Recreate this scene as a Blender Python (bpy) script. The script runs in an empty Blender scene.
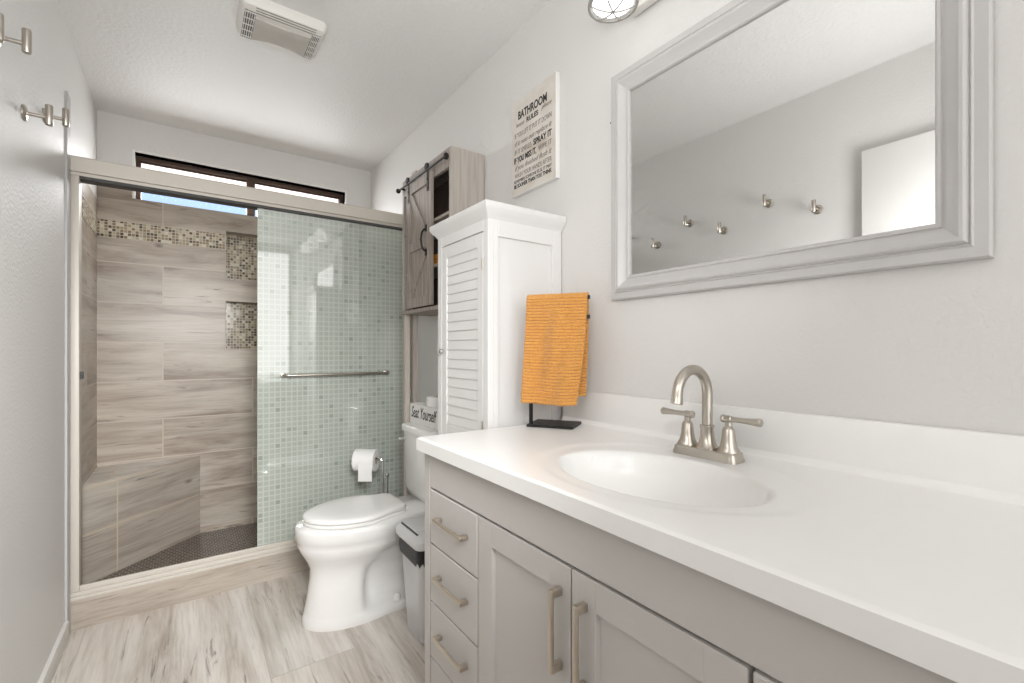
import bpy, bmesh, math, random
from mathutils import Vector, Matrix
random.seed(7)
SC = bpy.context.scene
COL = SC.collection
PI = math.pi

# ------------------------------------------------------------------ camera
cam_d = bpy.data.cameras.new('camera'); cam = bpy.data.objects.new('camera', cam_d); COL.objects.link(cam)
cam_d.sensor_width = 36.0; cam_d.lens = 36.0 * 460 / 1024
cam_d.shift_y = 8.5 / 1024
cam_d.clip_start = 0.02
cam.location = (0, 0, 1.15)
cam.rotation_euler = (PI/2, 0, -math.radians(35.4))
SC.camera = cam

# ------------------------------------------------------------------ world, exposure
w = bpy.data.worlds.new('world'); SC.world = w; w.use_nodes = True
nt = w.node_tree; nt.nodes.clear()
sky = nt.nodes.new('ShaderNodeTexSky'); sky.sky_type = 'NISHITA'; sky.sun_disc = False
sky.sun_elevation = math.radians(50); sky.sun_rotation = math.radians(200); sky.altitude = 100; sky.dust_density = 6.0; sky.air_density = 0.8
bg = nt.nodes.new('ShaderNodeBackground'); bg.inputs['Strength'].default_value = 0.40
out = nt.nodes.new('ShaderNodeOutputWorld')
nt.links.new(sky.outputs[0], bg.inputs[0]); nt.links.new(bg.outputs[0], out.inputs[0])
SC.view_settings.view_transform = 'Standard'; SC.view_settings.look = 'None'
SC.view_settings.gamma = 1.0; SC.view_settings.use_curve_mapping = False
SC.view_settings.exposure = 0.09
SC.cycles.max_bounces = 12; SC.cycles.diffuse_bounces = 7; SC.cycles.glossy_bounces = 5
SC.cycles.transmission_bounces = 8; SC.cycles.transparent_max_bounces = 12
SC.cycles.caustics_reflective = False; SC.cycles.caustics_refractive = False
SC.cycles.use_denoising = True

def area(name, loc, target, sx, sy, power, col=(1, 1, 1), spread=180):
    l = bpy.data.lights.new(name, 'AREA'); l.shape = 'RECTANGLE'; l.size = sx; l.size_y = sy
    l.energy = power; l.color = col; l.spread = math.radians(spread)
    o = bpy.data.objects.new(name, l); COL.objects.link(o); o.location = loc
    o.rotation_euler = (Vector(target) - Vector(loc)).to_track_quat('-Z', 'Y').to_euler()
    return o
area('rear_fill', (0.35, -1.12, 1.55), (0.35, 3, 1.55), 1.42, 1.60, 14.5)  # added fill behind the camera, mirrored in the shower glass; wall_rear has no window
area('ceiling_bounce_fill', (0.06, 0.22, 1.5), (0.05, 2.25, 2.45), 0.40, 0.40, 10.5)  # added fill aimed at the ceiling to lift the ambient level
area('window_daylight', (0.346, 3.40, 2.13), (0.346, 2.0, 1.2), 1.1, 0.24, 11.0)
area('camera_fill', (0.1, -0.25, 1.7), (-0.12, 2.9, 0.3), 0.5, 0.5, 7.5, (1, 1, 1), 60)  # added narrow fill from near the camera, brightens floor, toilet and shower tile
sn = bpy.data.lights.new('sun', 'SUN'); sn.energy = 2.2; sn.angle = 0.01
so = bpy.data.objects.new('sun', sn); COL.objects.link(so); so.rotation_euler = Vector((0.25, 1, -1)).to_track_quat('-Z', 'Y').to_euler()

# ------------------------------------------------------------------ material helpers
def newmat(name):
    m = bpy.data.materials.new(name); m.use_nodes = True
    n = m.node_tree; b = n.nodes['Principled BSDF']
    return m, n, b
def N(n, t, **kw):
    x = n.nodes.new(t)
    for k, v in kw.items(): setattr(x, k, v)
    return x
def L(n, a, b): n.links.new(a, b)
def math_(n, op, a, b=None, c=None):
    x = N(n, 'ShaderNodeMath', operation=op)
    for i, v in enumerate((a, b, c)):
        if v is None: continue
        if isinstance(v, (int, float)): x.inputs[i].default_value = v
        else: L(n, v, x.inputs[i])
    return x.outputs[0]
def mix(n, fac, a, b, bt='MIX'):
    x = N(n, 'ShaderNodeMix', data_type='RGBA', blend_type=bt)
    for i, v in ((0, fac), (6, a), (7, b)):
        if isinstance(v, (int, float)): x.inputs[i].default_value = v
        elif isinstance(v, tuple): x.inputs[i].default_value = (*v, 1)
        else: L(n, v, x.inputs[i])
    return x.outputs[2]
def ramp(n, fac, stops, interp='LINEAR'):
    r = N(n, 'ShaderNodeValToRGB'); r.color_ramp.interpolation = interp
    e = r.color_ramp.elements
    while len(e) < len(stops): e.new(0.5)
    for i, (p, c) in enumerate(stops):
        e[i].position = p; e[i].color = (*c, 1)
    L(n, fac, r.inputs[0]); return r.outputs[0]
def bump(n, b, height, strength=0.3, dist=0.002):
    x = N(n, 'ShaderNodeBump'); x.inputs['Strength'].default_value = strength; x.inputs['Distance'].default_value = dist
    L(n, height, x.inputs['Height']); L(n, x.outputs[0], b.inputs['Normal'])

def simple(name, col, rough=0.5, metal=0.0, coat=0.0, noise=0.0, nscale=30, bumps=0.0, bscale=200, bdist=0.001):
    m, n, b = newmat(name)
    b.inputs['Roughness'].default_value = rough; b.inputs['Metallic'].default_value = metal
    b.inputs['Coat Weight'].default_value = coat; b.inputs['Coat Roughness'].default_value = 0.08
    tc = N(n, 'ShaderNodeTexCoord')
    t = N(n, 'ShaderNodeTexNoise'); t.inputs['Scale'].default_value = nscale; t.inputs['Detail'].default_value = 3
    L(n, tc.outputs['Object'], t.inputs['Vector'])
    d = max(noise, 0.015)
    lo = tuple(max(0, c * (1 - d)) for c in col); hi = tuple(min(1, c * (1 + d)) for c in col)
    L(n, mix(n, t.outputs[0], lo, hi), b.inputs['Base Color'])
    if bumps:
        t2 = N(n, 'ShaderNodeTexNoise'); t2.inputs['Scale'].default_value = bscale; t2.inputs['Detail'].default_value = 2
        L(n, tc.outputs['Object'], t2.inputs['Vector']); bump(n, b, t2.outputs[0], bumps, bdist)
    return m

def world_uv(n, ua, va, u0, v0):
    g = N(n, 'ShaderNodeNewGeometry'); s = N(n, 'ShaderNodeSeparateXYZ'); L(n, g.outputs['Position'], s.inputs[0])
    return math_(n, 'SUBTRACT', s.outputs[ua], u0), math_(n, 'SUBTRACT', s.outputs[va], v0)
def comb(n, x, y, z=0.0):
    c = N(n, 'ShaderNodeCombineXYZ')
    for i, v in enumerate((x, y, z)):
        if isinstance(v, (int, float)): c.inputs[i].default_value = v
        else: L(n, v, c.inputs[i])
    return c.outputs[0]

def plank(name, ua, va, bw, rh, u0, v0, tones, grout, rough=0.35, mortar=0.003, streak=1.0, offset=0.5):
    m, n, b = newmat(name); b.inputs['Roughness'].default_value = rough
    u, v = world_uv(n, ua, va, u0, v0)
    br = N(n, 'ShaderNodeTexBrick'); br.offset = offset; br.offset_frequency = 2
    L(n, comb(n, u, v), br.inputs['Vector'])
    br.inputs['Color1'].default_value = (0, 0, 0, 1); br.inputs['Color2'].default_value = (1, 1, 1, 1)
    br.inputs['Scale'].default_value = 1; br.inputs['Mortar Size'].default_value = mortar; br.inputs['Mortar Smooth'].default_value = 0.1
    br.inputs['Brick Width'].default_value = bw; br.inputs['Row Height'].default_value = rh
    seed = N(n, 'ShaderNodeSeparateColor'); L(n, br.outputs['Color'], seed.inputs[0])
    sd = math_(n, 'MULTIPLY', seed.outputs[0], 53.0)
    def noise(su, sv, off, detail=4, dist=0.0, rg=0.6):
        t = N(n, 'ShaderNodeTexNoise'); t.inputs['Scale'].default_value = 1; t.inputs['Detail'].default_value = detail
        t.inputs['Roughness'].default_value = rg; t.inputs['Distortion'].default_value = dist
        L(n, comb(n, math_(n, 'MULTIPLY', u, su), math_(n, 'MULTIPLY', v, sv), math_(n, 'ADD', sd, off)), t.inputs['Vector'])
        return t.outputs[0]
    big = noise(1.6, 11, 0.0, 5, 0.6)
    col = ramp(n, big, [(0.28, tones[0]), (0.42, tones[1]), (0.55, tones[2]), (0.72, tones[3])])
    warm = noise(1.1, 3.0, 7.0, 2)
    col = mix(n, math_(n, 'MULTIPLY', math_(n, 'SUBTRACT', warm, 0.35), 0.9), col, mix(n, 1.0, col, (1.0, 0.90, 0.80), 'MULTIPLY'))
    fine = noise(5, 95, 3.0, 3, 0.2)
    col = mix(n, 0.45 * streak, col, ramp(n, fine, [(0.3, (0.62, 0.60, 0.58)), (0.55, (1, 1, 1))]), 'MULTIPLY')
    crack = noise(2.6, 26, 11.0, 6, 1.2, 0.65)
    ck = ramp(n, crack, [(0.31, (0.36, 0.34, 0.32)), (0.39, (1, 1, 1))])
    col = mix(n, 0.85 * streak, col, ck, 'MULTIPLY')
    vo = N(n, 'ShaderNodeTexVoronoi'); vo.inputs['Scale'].default_value = 1
    L(n, comb(n, math_(n, 'MULTIPLY', u, 2.8), math_(n, 'MULTIPLY', v, 4.6), math_(n, 'MULTIPLY', sd, 0.31)), vo.inputs['Vector'])
    kn = ramp(n, vo.outputs['Distance'], [(0.02, (0.30, 0.25, 0.21)), (0.075, (1, 1, 1))])
    col = mix(n, 0.85, col, kn, 'MULTIPLY')
    tint = math_(n, 'ADD', 0.93, math_(n, 'MULTIPLY', seed.outputs[0], 0.13))
    tc = N(n, 'ShaderNodeCombineColor'); [L(n, tint, tc.inputs[i]) for i in range(3)]
    col = mix(n, 1.0, col, tc.outputs[0], 'MULTIPLY')
    col = mix(n, br.outputs['Fac'], col, grout)
    L(n, col, b.inputs['Base Color'])
    h = math_(n, 'SUBTRACT', math_(n, 'MULTIPLY', fine, 0.25), br.outputs['Fac'])
    bump(n, b, h, 0.3, 0.0015)
    return m

def mosaic(name, ua, va, p, cols, grout, rough=0.15, gap=0.09, rowshift=0.0):
    m, n, b = newmat(name); b.inputs['Roughness'].default_value = rough
    u, v = world_uv(n, ua, va, -3.0, -3.0)
    us = math_(n, 'DIVIDE', u, p); vs = math_(n, 'DIVIDE', v, p)
    cv = math_(n, 'FLOOR', vs)
    if rowshift: us = math_(n, 'ADD', us, math_(n, 'MULTIPLY', cv, rowshift))
    cu = math_(n, 'FLOOR', us)
    wn = N(n, 'ShaderNodeTexWhiteNoise', noise_dimensions='2D'); L(n, comb(n, cu, cv), wn.inputs['Vector'])
    k = len(cols)
    col = ramp(n, wn.outputs['Value'], [(i / k, c) for i, c in enumerate(cols)], 'CONSTANT')
    fu = math_(n, 'ABSOLUTE', math_(n, 'SUBTRACT', math_(n, 'FRACT', us), 0.5))
    fv = math_(n, 'ABSOLUTE', math_(n, 'SUBTRACT', math_(n, 'FRACT', vs), 0.5))
    g = math_(n, 'GREATER_THAN', math_(n, 'MAXIMUM', fu, fv), 0.5 - gap)
    L(n, mix(n, g, col, grout), b.inputs['Base Color'])
    bump(n, b, math_(n, 'SUBTRACT', 1.0, g), 0.4, 0.001)
    return m

M = {}
def paint(name, col, sc=95, st=0.42, rough=0.5):
    m, n, b = newmat(name); b.inputs['Roughness'].default_value = rough
    g = N(n, 'ShaderNodeNewGeometry')
    t = N(n, 'ShaderNodeTexNoise'); t.inputs['Scale'].default_value = sc; t.inputs['Detail'].default_value = 3
    L(n, g.outputs['Position'], t.inputs['Vector'])
    t2 = N(n, 'ShaderNodeTexNoise'); t2.inputs['Scale'].default_value = 3; L(n, g.outputs['Position'], t2.inputs['Vector'])
    L(n, mix(n, t2.outputs[0], tuple(c * 0.985 for c in col), tuple(min(1, c * 1.015) for c in col)), b.inputs['Base Color'])
    bump(n, b, t.outputs[0], st, 0.004)
    return m
M['wall'] = paint('wall_paint', (0.69, 0.68, 0.664))
M['ceiling'] = paint('ceiling_paint', (0.76, 0.755, 0.745), 60, 0.75, 0.55)
M['trim'] = simple('white_trim_paint', (0.80, 0.79, 0.77), 0.5)
M['white_cab'] = simple('white_lacquer', (0.735, 0.73, 0.72), 0.35)
M['marble'] = simple('cultured_marble', (0.84, 0.835, 0.82), 0.28, coat=0.1)
M['porcelain'] = simple('porcelain', (0.83, 0.825, 0.81), 0.08, coat=0.4)
M['seat_plastic'] = simple('seat_plastic', (0.83, 0.825, 0.81), 0.18)
M['vanity'] = simple('grey_cabinet_paint', (0.535, 0.51, 0.488), 0.42)
M['gap'] = simple('dark_gap', (0.08, 0.075, 0.07), 0.8)
M['nickel'] = simple('brushed_nickel', (0.52, 0.48, 0.425), 0.30, 1.0, noise=0.05, nscale=80)
M['champagne'] = simple('champagne_nickel', (0.68, 0.61, 0.52), 0.32, 1.0, noise=0.04, nscale=80)
M['lamp_plate'] = simple('pale_nickel_plate', (0.72, 0.70, 0.67), 0.35, 0.4)
M['cage'] = simple('grey_wire', (0.33, 0.32, 0.305), 0.5, 0.3)
M['chrome'] = simple('chrome', (0.75, 0.75, 0.75), 0.12, 1.0)
M['door_frame'] = simple('satin_frame', (0.60, 0.56, 0.50), 0.5, 0.1)
M['gasket'] = simple('dark_gasket', (0.06, 0.06, 0.06), 0.6)
M['black'] = simple('black_metal', (0.022, 0.021, 0.020), 0.45, 0.6)
M['bronze'] = simple('bronze_frame', (0.085, 0.05, 0.035), 0.45)
M['mirror'] = simple('mirror_silver', (0.80, 0.80, 0.795), 0.0, 1.0)
M['silver_frame'] = simple('silver_painted_frame', (0.53, 0.52, 0.51), 0.35, 0.0, noise=0.03)
M['paper'] = simple('tissue_paper', (0.85, 0.845, 0.83), 0.9, bumps=0.2, bscale=120)
M['card'] = simple('cardboard', (0.36, 0.28, 0.20), 0.9)
M['bin'] = simple('silver_grey_plastic', (0.60, 0.60, 0.61), 0.28, 0.3)
M['bin_lid'] = simple('pale_grey_plastic', (0.66, 0.665, 0.67), 0.35)
M['bag'] = simple('black_bag', (0.008, 0.008, 0.009), 0.4, bumps=0.4, bscale=40, bdist=0.004)
M['box_white'] = simple('white_box_paint', (0.78, 0.77, 0.75), 0.6, noise=0.05, nscale=50)
M['ink'] = simple('black_ink', (0.03, 0.03, 0.03), 0.8)
M['ink_soft'] = simple('faded_ink', (0.22, 0.20, 0.185), 0.8)
M['vent'] = simple('ivory_plastic', (0.74, 0.72, 0.68), 0.35)
M['vent_dark'] = simple('vent_painted_shade', (0.14, 0.13, 0.12), 0.7)  # dark colour stands in for the shade inside the fan openings
M['lens'] = simple('smoky_lens', (0.58, 0.555, 0.52), 0.15, 0.2, noise=0.12, nscale=12)
M['eave'] = simple('eave_paint', (0.86, 0.76, 0.72), 0.7)
M['terry_stored'] = simple('orange_cloth', (0.80, 0.36, 0.06), 0.95, bumps=0.6, bscale=220)

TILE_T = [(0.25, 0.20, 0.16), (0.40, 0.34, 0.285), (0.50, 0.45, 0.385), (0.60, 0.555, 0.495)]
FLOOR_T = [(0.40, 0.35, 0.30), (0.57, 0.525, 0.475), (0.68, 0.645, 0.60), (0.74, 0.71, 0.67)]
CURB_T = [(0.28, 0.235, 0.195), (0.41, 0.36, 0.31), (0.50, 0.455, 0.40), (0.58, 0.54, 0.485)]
GR = (0.56, 0.47, 0.35)
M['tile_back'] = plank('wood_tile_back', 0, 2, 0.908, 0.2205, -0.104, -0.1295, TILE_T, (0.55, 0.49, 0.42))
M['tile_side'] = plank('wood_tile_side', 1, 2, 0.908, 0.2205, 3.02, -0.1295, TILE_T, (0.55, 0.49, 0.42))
M['tile_curb'] = plank('wood_tile_curb', 0, 2, 6.0, 0.40, -2.0, -0.1, CURB_T, (0.50, 0.46, 0.41))
M['tile_floor'] = plank('wood_tile_floor', 1, 0, 1.16, 0.29, 1.80, -1.205, FLOOR_T, (0.50, 0.46, 0.41), 0.32, 0.002, offset=0.33)
MC = [(0.26, 0.19, 0.11), (0.56, 0.49, 0.37), (0.08, 0.06, 0.04), (0.36, 0.29, 0.19), (0.66, 0.62, 0.52), (0.16, 0.12, 0.08), (0.46, 0.40, 0.30), (0.28, 0.22, 0.15)]
M['mos_back'] = mosaic('mosaic_back', 0, 2, 0.0165, MC, (0.62, 0.57, 0.48))
M['mos_side'] = mosaic('mosaic_side', 1, 2, 0.0165, MC, (0.62, 0.57, 0.48))
M['pebble_floor'] = mosaic('shower_floor_mosaic', 0, 1, 0.024, [(0.07, 0.055, 0.045), (0.10, 0.08, 0.065), (0.06, 0.05, 0.04), (0.12, 0.10, 0.08)], (0.28, 0.245, 0.21), 0.35, 0.10, 0.5)

def weathered(name, base, dark, ua, va):
    m, n, b = newmat(name); b.inputs['Roughness'].default_value = 0.6
    u, v = world_uv(n, ua, va, 0, 0)
    t = N(n, 'ShaderNodeTexNoise'); t.inputs['Scale'].default_value = 1; t.inputs['Detail'].default_value = 6; t.inputs['Distortion'].default_value = 0.5
    L(n, comb(n, math_(n, 'MULTIPLY', u, 70.0), math_(n, 'MULTIPLY', v, 4.0)), t.inputs['Vector'])
    L(n, ramp(n, t.outputs[0], [(0.3, dark), (0.62, base)]), b.inputs['Base Color'])
    bump(n, b, t.outputs[0], 0.2, 0.001)
    return m
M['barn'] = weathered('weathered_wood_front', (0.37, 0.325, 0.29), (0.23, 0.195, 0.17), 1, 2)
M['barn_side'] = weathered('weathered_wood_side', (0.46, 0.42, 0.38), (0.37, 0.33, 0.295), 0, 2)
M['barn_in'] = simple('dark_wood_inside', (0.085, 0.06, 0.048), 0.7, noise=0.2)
M['leg_wood'] = simple('greige_wood', (0.50, 0.45, 0.395), 0.55, noise=0.06)

def sign_mat():
    m, n, b = newmat('distressed_sign_face'); b.inputs['Roughness'].default_value = 0.7
    tc = N(n, 'ShaderNodeTexCoord')
    t = N(n, 'ShaderNodeTexNoise'); t.inputs['Scale'].default_value = 9; t.inputs['Detail'].default_value = 6
    L(n, tc.outputs['Object'], t.inputs['Vector'])
    L(n, ramp(n, t.outputs[0], [(0.28, (0.42, 0.36, 0.28)), (0.40, (0.62, 0.57, 0.51)), (0.6, (0.68, 0.645, 0.60))]), b.inputs['Base Color'])
    return m
M['sign'] = sign_mat()

def towel_mat():
    m, n, b = newmat('orange_terry'); b.inputs['Roughness'].default_value = 0.95
    b.inputs['Sheen Weight'].default_value = 0.3
    tc = N(n, 'ShaderNodeTexCoord')
    t = N(n, 'ShaderNodeTexNoise'); t.inputs['Scale'].default_value = 420; t.inputs['Detail'].default_value = 3
    L(n, tc.outputs['Object'], t.inputs['Vector'])
    L(n, ramp(n, t.outputs[0], [(0.3, (0.52, 0.215, 0.035)), (0.62, (0.78, 0.39, 0.095))]), b.inputs['Base Color'])
    bump(n, b, t.outputs[0], 0.8, 0.003)
    return m
M['towel'] = towel_mat()

def clear_mat(name, tint=(1, 1, 1), fres=0.06):
    m = bpy.data.materials.new(name); m.use_nodes = True; n = m.node_tree; n.nodes.clear()
    tr = N(n, 'ShaderNodeBsdfTransparent'); tr.inputs[0].default_value = (*tint, 1)
    gl = N(n, 'ShaderNodeBsdfGlossy'); gl.inputs['Roughness'].default_value = 0.0
    lw = N(n, 'ShaderNodeFresnel'); lw.inputs[0].default_value = 1.45
    mx = N(n, 'ShaderNodeMixShader'); o = N(n, 'ShaderNodeOutputMaterial')
    L(n, lw.outputs[0], mx.inputs[0]); L(n, tr.outputs[0], mx.inputs[1]); L(n, gl.outputs[0], mx.inputs[2]); L(n, mx.outputs[0], o.inputs[0])
    return m
M['pane'] = clear_mat('window_pane_glass')
def frosted():
    m, n, b = newmat('lit_frosted_shade'); b.inputs['Base Color'].default_value = (0.85, 0.85, 0.84, 1); b.inputs['Roughness'].default_value = 0.4
    b.inputs['Transmission Weight'].default_value = 0.0
    b.inputs['Emission Color'].default_value = (1, 0.985, 0.96, 1); b.inputs['Emission Strength'].default_value = 1.1
    t = N(n, 'ShaderNodeTexNoise'); t.inputs['Scale'].default_value = 12
    L(n, mix(n, t.outputs[0], (0.82, 0.82, 0.81), (0.88, 0.88, 0.87)), b.inputs['Base Color'])
    return m
M['shade_glass'] = frosted()

def obscure_glass():
    """sliding-door glass: small pressed squares, pale green, smooth polished outer face"""
    m = bpy.data.materials.new('obscure_square_glass'); m.use_nodes = True; n = m.node_tree; n.nodes.clear()
    u, v = world_uv(n, 0, 2, 0.294, 0.15)
    p = 0.0262
    us = math_(n, 'DIVIDE', u, p); vs = math_(n, 'DIVIDE', v, p)
    wn = N(n, 'ShaderNodeTexWhiteNoise', noise_dimensions='2D')
    L(n, comb(n, math_(n, 'FLOOR', us), math_(n, 'FLOOR', vs)), wn.inputs['Vector'])
    fu = math_(n, 'ABSOLUTE', math_(n, 'SUBTRACT', math_(n, 'FRACT', us), 0.5))
    fv = math_(n, 'ABSOLUTE', math_(n, 'SUBTRACT', math_(n, 'FRACT', vs), 0.5))
    mxx = math_(n, 'MAXIMUM', fu, fv)
    line = math_(n, 'MULTIPLY_ADD', math_(n, 'SUBTRACT', mxx, 0.34), 9.0, 0.0)
    cl = N(n, 'ShaderNodeClamp'); L(n, line, cl.inputs[0])
    cell = ramp(n, wn.outputs['Value'], [(0.0, (0.46, 0.53, 0.45)), (0.12, (0.60, 0.665, 0.59)), (0.5, (0.63, 0.69, 0.615)), (1.0, (0.65, 0.71, 0.635))])
    col = mix(n, cl.outputs[0], cell, (0.725, 0.765, 0.705))
    df = N(n, 'ShaderNodeBsdfDiffuse'); L(n, col, df.inputs[0])
    tl = N(n, 'ShaderNodeBsdfTranslucent'); L(n, col, tl.inputs[0])
    tr = N(n, 'ShaderNodeBsdfTransparent'); tr.inputs[0].default_value = (0.80, 0.90, 0.82, 1)
    a = N(n, 'ShaderNodeMixShader'); a.inputs[0].default_value = 0.20
    L(n, df.outputs[0], a.inputs[1]); L(n, tl.outputs[0], a.inputs[2])
    b2 = N(n, 'ShaderNodeMixShader'); L(n, math_(n, 'MULTIPLY_ADD', cl.outputs[0], -0.10, 0.20), b2.inputs[0])
    L(n, a.outputs[0], b2.inputs[1]); L(n, tr.outputs[0], b2.inputs[2])
    gl = N(n, 'ShaderNodeBsdfGlossy'); gl.inputs['Roughness'].default_value = 0.03
    fr = N(n, 'ShaderNodeFresnel'); fr.inputs[0].default_value = 1.9
    c = N(n, 'ShaderNodeMixShader'); o = N(n, 'ShaderNodeOutputMaterial')
    L(n, math_(n, 'MULTIPLY', fr.outputs[0], 2.1), c.inputs[0]); L(n, b2.outputs[0], c.inputs[1]); L(n, gl.outputs[0], c.inputs[2])
    L(n, c.outputs[0], o.inputs[0])
    return m
M['obscure'] = obscure_glass()

def glow(name, col, s):
    m = bpy.data.materials.new(name); m.use_nodes = True; n = m.node_tree; n.nodes.clear()
    e = N(n, 'ShaderNodeEmission'); e.inputs[0].default_value = (*col, 1); e.inputs[1].default_value = s
    o = N(n, 'ShaderNodeOutputMaterial'); L(n, e.outputs[0], o.inputs[0]); return m
M['bulb'] = glow('lit_bulb', (1, 0.98, 0.94), 3)

# ------------------------------------------------------------------ geometry helpers
def box(bm, x0, x1, y0, y1, z0, z1, bev=0.0, seg=2, mi=0):
    t = bmesh.new()
    bmesh.ops.create_cube(t, size=1)
    for v in t.verts:
        v.co = Vector(((x0 + x1) / 2 + v.co.x * (x1 - x0), (y0 + y1) / 2 + v.co.y * (y1 - y0), (z0 + z1) / 2 + v.co.z * (z1 - z0)))
    if bev: bmesh.ops.bevel(t, geom=t.edges[:], offset=bev, segments=seg, profile=0.5, affect='EDGES')
    for f in t.faces: f.material_index = mi
    merge(bm, t)
def merge(bm, t, mat=None):
    if mat is not None: t.transform(mat)
    mp = {}
    for v in t.verts: mp[v] = bm.verts.new(v.co)
    for f in t.faces:
        try:
            g = bm.faces.new([mp[v] for v in f.verts]); g.material_index = f.material_index
        except ValueError: pass
    t.free()
def frame_of(axis):
    a = Vector(axis).normalized()
    h = Vector((0, 0, 1)) if abs(a.z) < 0.9 else Vector((1, 0, 0))
    e1 = a.cross(h).normalized(); e2 = a.cross(e1)
    return a, e1, e2
def lathe(bm, org, axis, prof, seg=28, cap=True):
    """prof: list of (distance along axis, radius)"""
    a, e1, e2 = frame_of(axis); o = Vector(org); rings = []
    for d, r in prof:
        rings.append([bm.verts.new(o + a * d + (e1 * math.cos(k * 2 * PI / seg) + e2 * math.sin(k * 2 * PI / seg)) * max(r, 1e-5)) for k in range(seg)])
    for r0, r1 in zip(rings, rings[1:]):
        for k in range(seg): bm.faces.new((r0[k], r0[(k + 1) % seg], r1[(k + 1) % seg], r1[k]))
    if cap:
        bm.faces.new(rings[0][::-1]); bm.faces.new(rings[-1])
def tube(bm, pts, r, seg=14, closed=False, cap=True):
    pts = [Vector(p) for p in pts]; n = len(pts); rings = []
    prev = None
    for i, p in enumerate(pts):
        if closed: t = (pts[(i + 1) % n] - pts[i - 1]).normalized()
        else: t = (pts[min(i + 1, n - 1)] - pts[max(i - 1, 0)]).normalized()
        if prev is None: _, e1, e2 = frame_of(t)
        else:
            e1 = (prev - t * prev.dot(t)).normalized(); e2 = t.cross(e1)
        prev = e1
        rr = r[i] if isinstance(r, (list, tuple)) else r
        rings.append([bm.verts.new(p + (e1 * math.cos(k * 2 * PI / seg) + e2 * math.sin(k * 2 * PI / seg)) * rr) for k in range(seg)])
    rng = range(n) if closed else range(n - 1)
    for i in rng:
        r0, r1 = rings[i], rings[(i + 1) % n]
        for k in range(seg): bm.faces.new((r0[k], r0[(k + 1) % seg], r1[(k + 1) % seg], r1[k]))
    if cap and not closed:
        bm.faces.new(rings[0][::-1]); bm.faces.new(rings[-1])
def loft(bm, rings, cap0=True, cap1=True):
    R = [[bm.verts.new(p) for p in r] for r in rings]
    n = len(R[0])
    for r0, r1 in zip(R, R[1:]):
        for k in range(n): bm.faces.new((r0[k], r0[(k + 1) % n], r1[(k + 1) % n], r1[k]))
    if cap0: bm.faces.new(R[0][::-1])
    if cap1: bm.faces.new(R[-1])
def prism(bm, poly, z0, z1):
    loft(bm, [[Vector((x, y, z0)) for x, y in poly], [Vector((x, y, z1)) for x, y in poly]])

ORG = {}
def link(name, bm, mats, parent=None, smooth=True, angle=35):
    bmesh.ops.recalc_face_normals(bm, faces=bm.faces[:])
    me = bpy.data.meshes.new(name); bm.to_mesh(me); bm.free()
    for m in (mats if isinstance(mats, (list, tuple)) else [mats]): me.materials.append(M[m] if isinstance(m, str) else m)
    o = bpy.data.objects.new(name, me); COL.objects.link(o)
    if parent is not None:
        org = ORG[parent]; o.parent = parent
    else:
        xs = [v.co for v in me.vertices]
        lo = Vector((min(c[i] for c in xs) for i in range(3))); hi = Vector((max(c[i] for c in xs) for i in range(3)))
        org = Vector(((lo.x + hi.x) / 2, (lo.y + hi.y) / 2, lo.z)); o.location = org
    ORG[o] = org
    me.transform(Matrix.Translation(-org))
    if smooth:
        me.polygons.foreach_set('use_smooth', [True] * len(me.polygons)); me.set_sharp_from_angle(angle=math.radians(angle))
    return o
def struct(name, bm, mats, **kw):
    o = link(name, bm, mats, **kw); o['kind'] = 'structure'; return o
def tag(o, label, cat, group=None):
    o['label'] = label; o['category'] = cat
    if group: o['group'] = group
    return o
def thing(name, loc, label, cat, group=None):
    o = bpy.data.objects.new(name, None); COL.objects.link(o); o.location = loc; o.empty_display_size = 0.05
    ORG[o] = Vector(loc); return tag(o, label, cat, group)
def B(): return bmesh.new()
def copy_tree(o, parent=None):
    c = o.copy(); COL.objects.link(c)
    if parent is not None: c.parent = parent
    for ch in list(o.children): copy_tree(ch, c)
    return c
def text(name, s, origin, udir, vdir, size, mat, parent, extrude=0.0006, offset=0.0, shear=0.0, width=None, align='LEFT', spacing=1.0):
    cu = bpy.data.curves.new(name, 'FONT'); cu.body = s; cu.size = size; cu.extrude = extrude; cu.offset = offset; cu.shear = shear
    cu.align_x = align; cu.space_character = spacing; cu.resolution_u = 3
    o = bpy.data.objects.new(name, cu); COL.objects.link(o)
    dg = bpy.context.evaluated_depsgraph_get()
    me = bpy.data.meshes.new_from_object(o.evaluated_get(dg)); bpy.data.objects.remove(o); bpy.data.curves.remove(cu)
    me.name = name
    xs = [v.co.x for v in me.vertices]; k = 1.0
    if width: k = width / (max(xs) - min(xs))
    u = Vector(udir).normalized(); v = Vector(vdir).normalized(); wv = u.cross(v)
    x0 = min(xs)
    org = Vector(origin) - ORG[parent]
    for vt in me.vertices: vt.co = org + u * ((vt.co.x - x0) * k) + v * vt.co.y + wv * vt.co.z
    me.materials.append(M[mat])
    o = bpy.data.objects.new(name, me); COL.objects.link(o); o.parent = parent; ORG[o] = ORG[parent]
    return o

# ------------------------------------------------------------------ room dimensions
XL, XR, YB, ZC = -0.389, 1.105, 3.333, 2.45
YC = 2.577            # curb face
YREAR = -1.15

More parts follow.
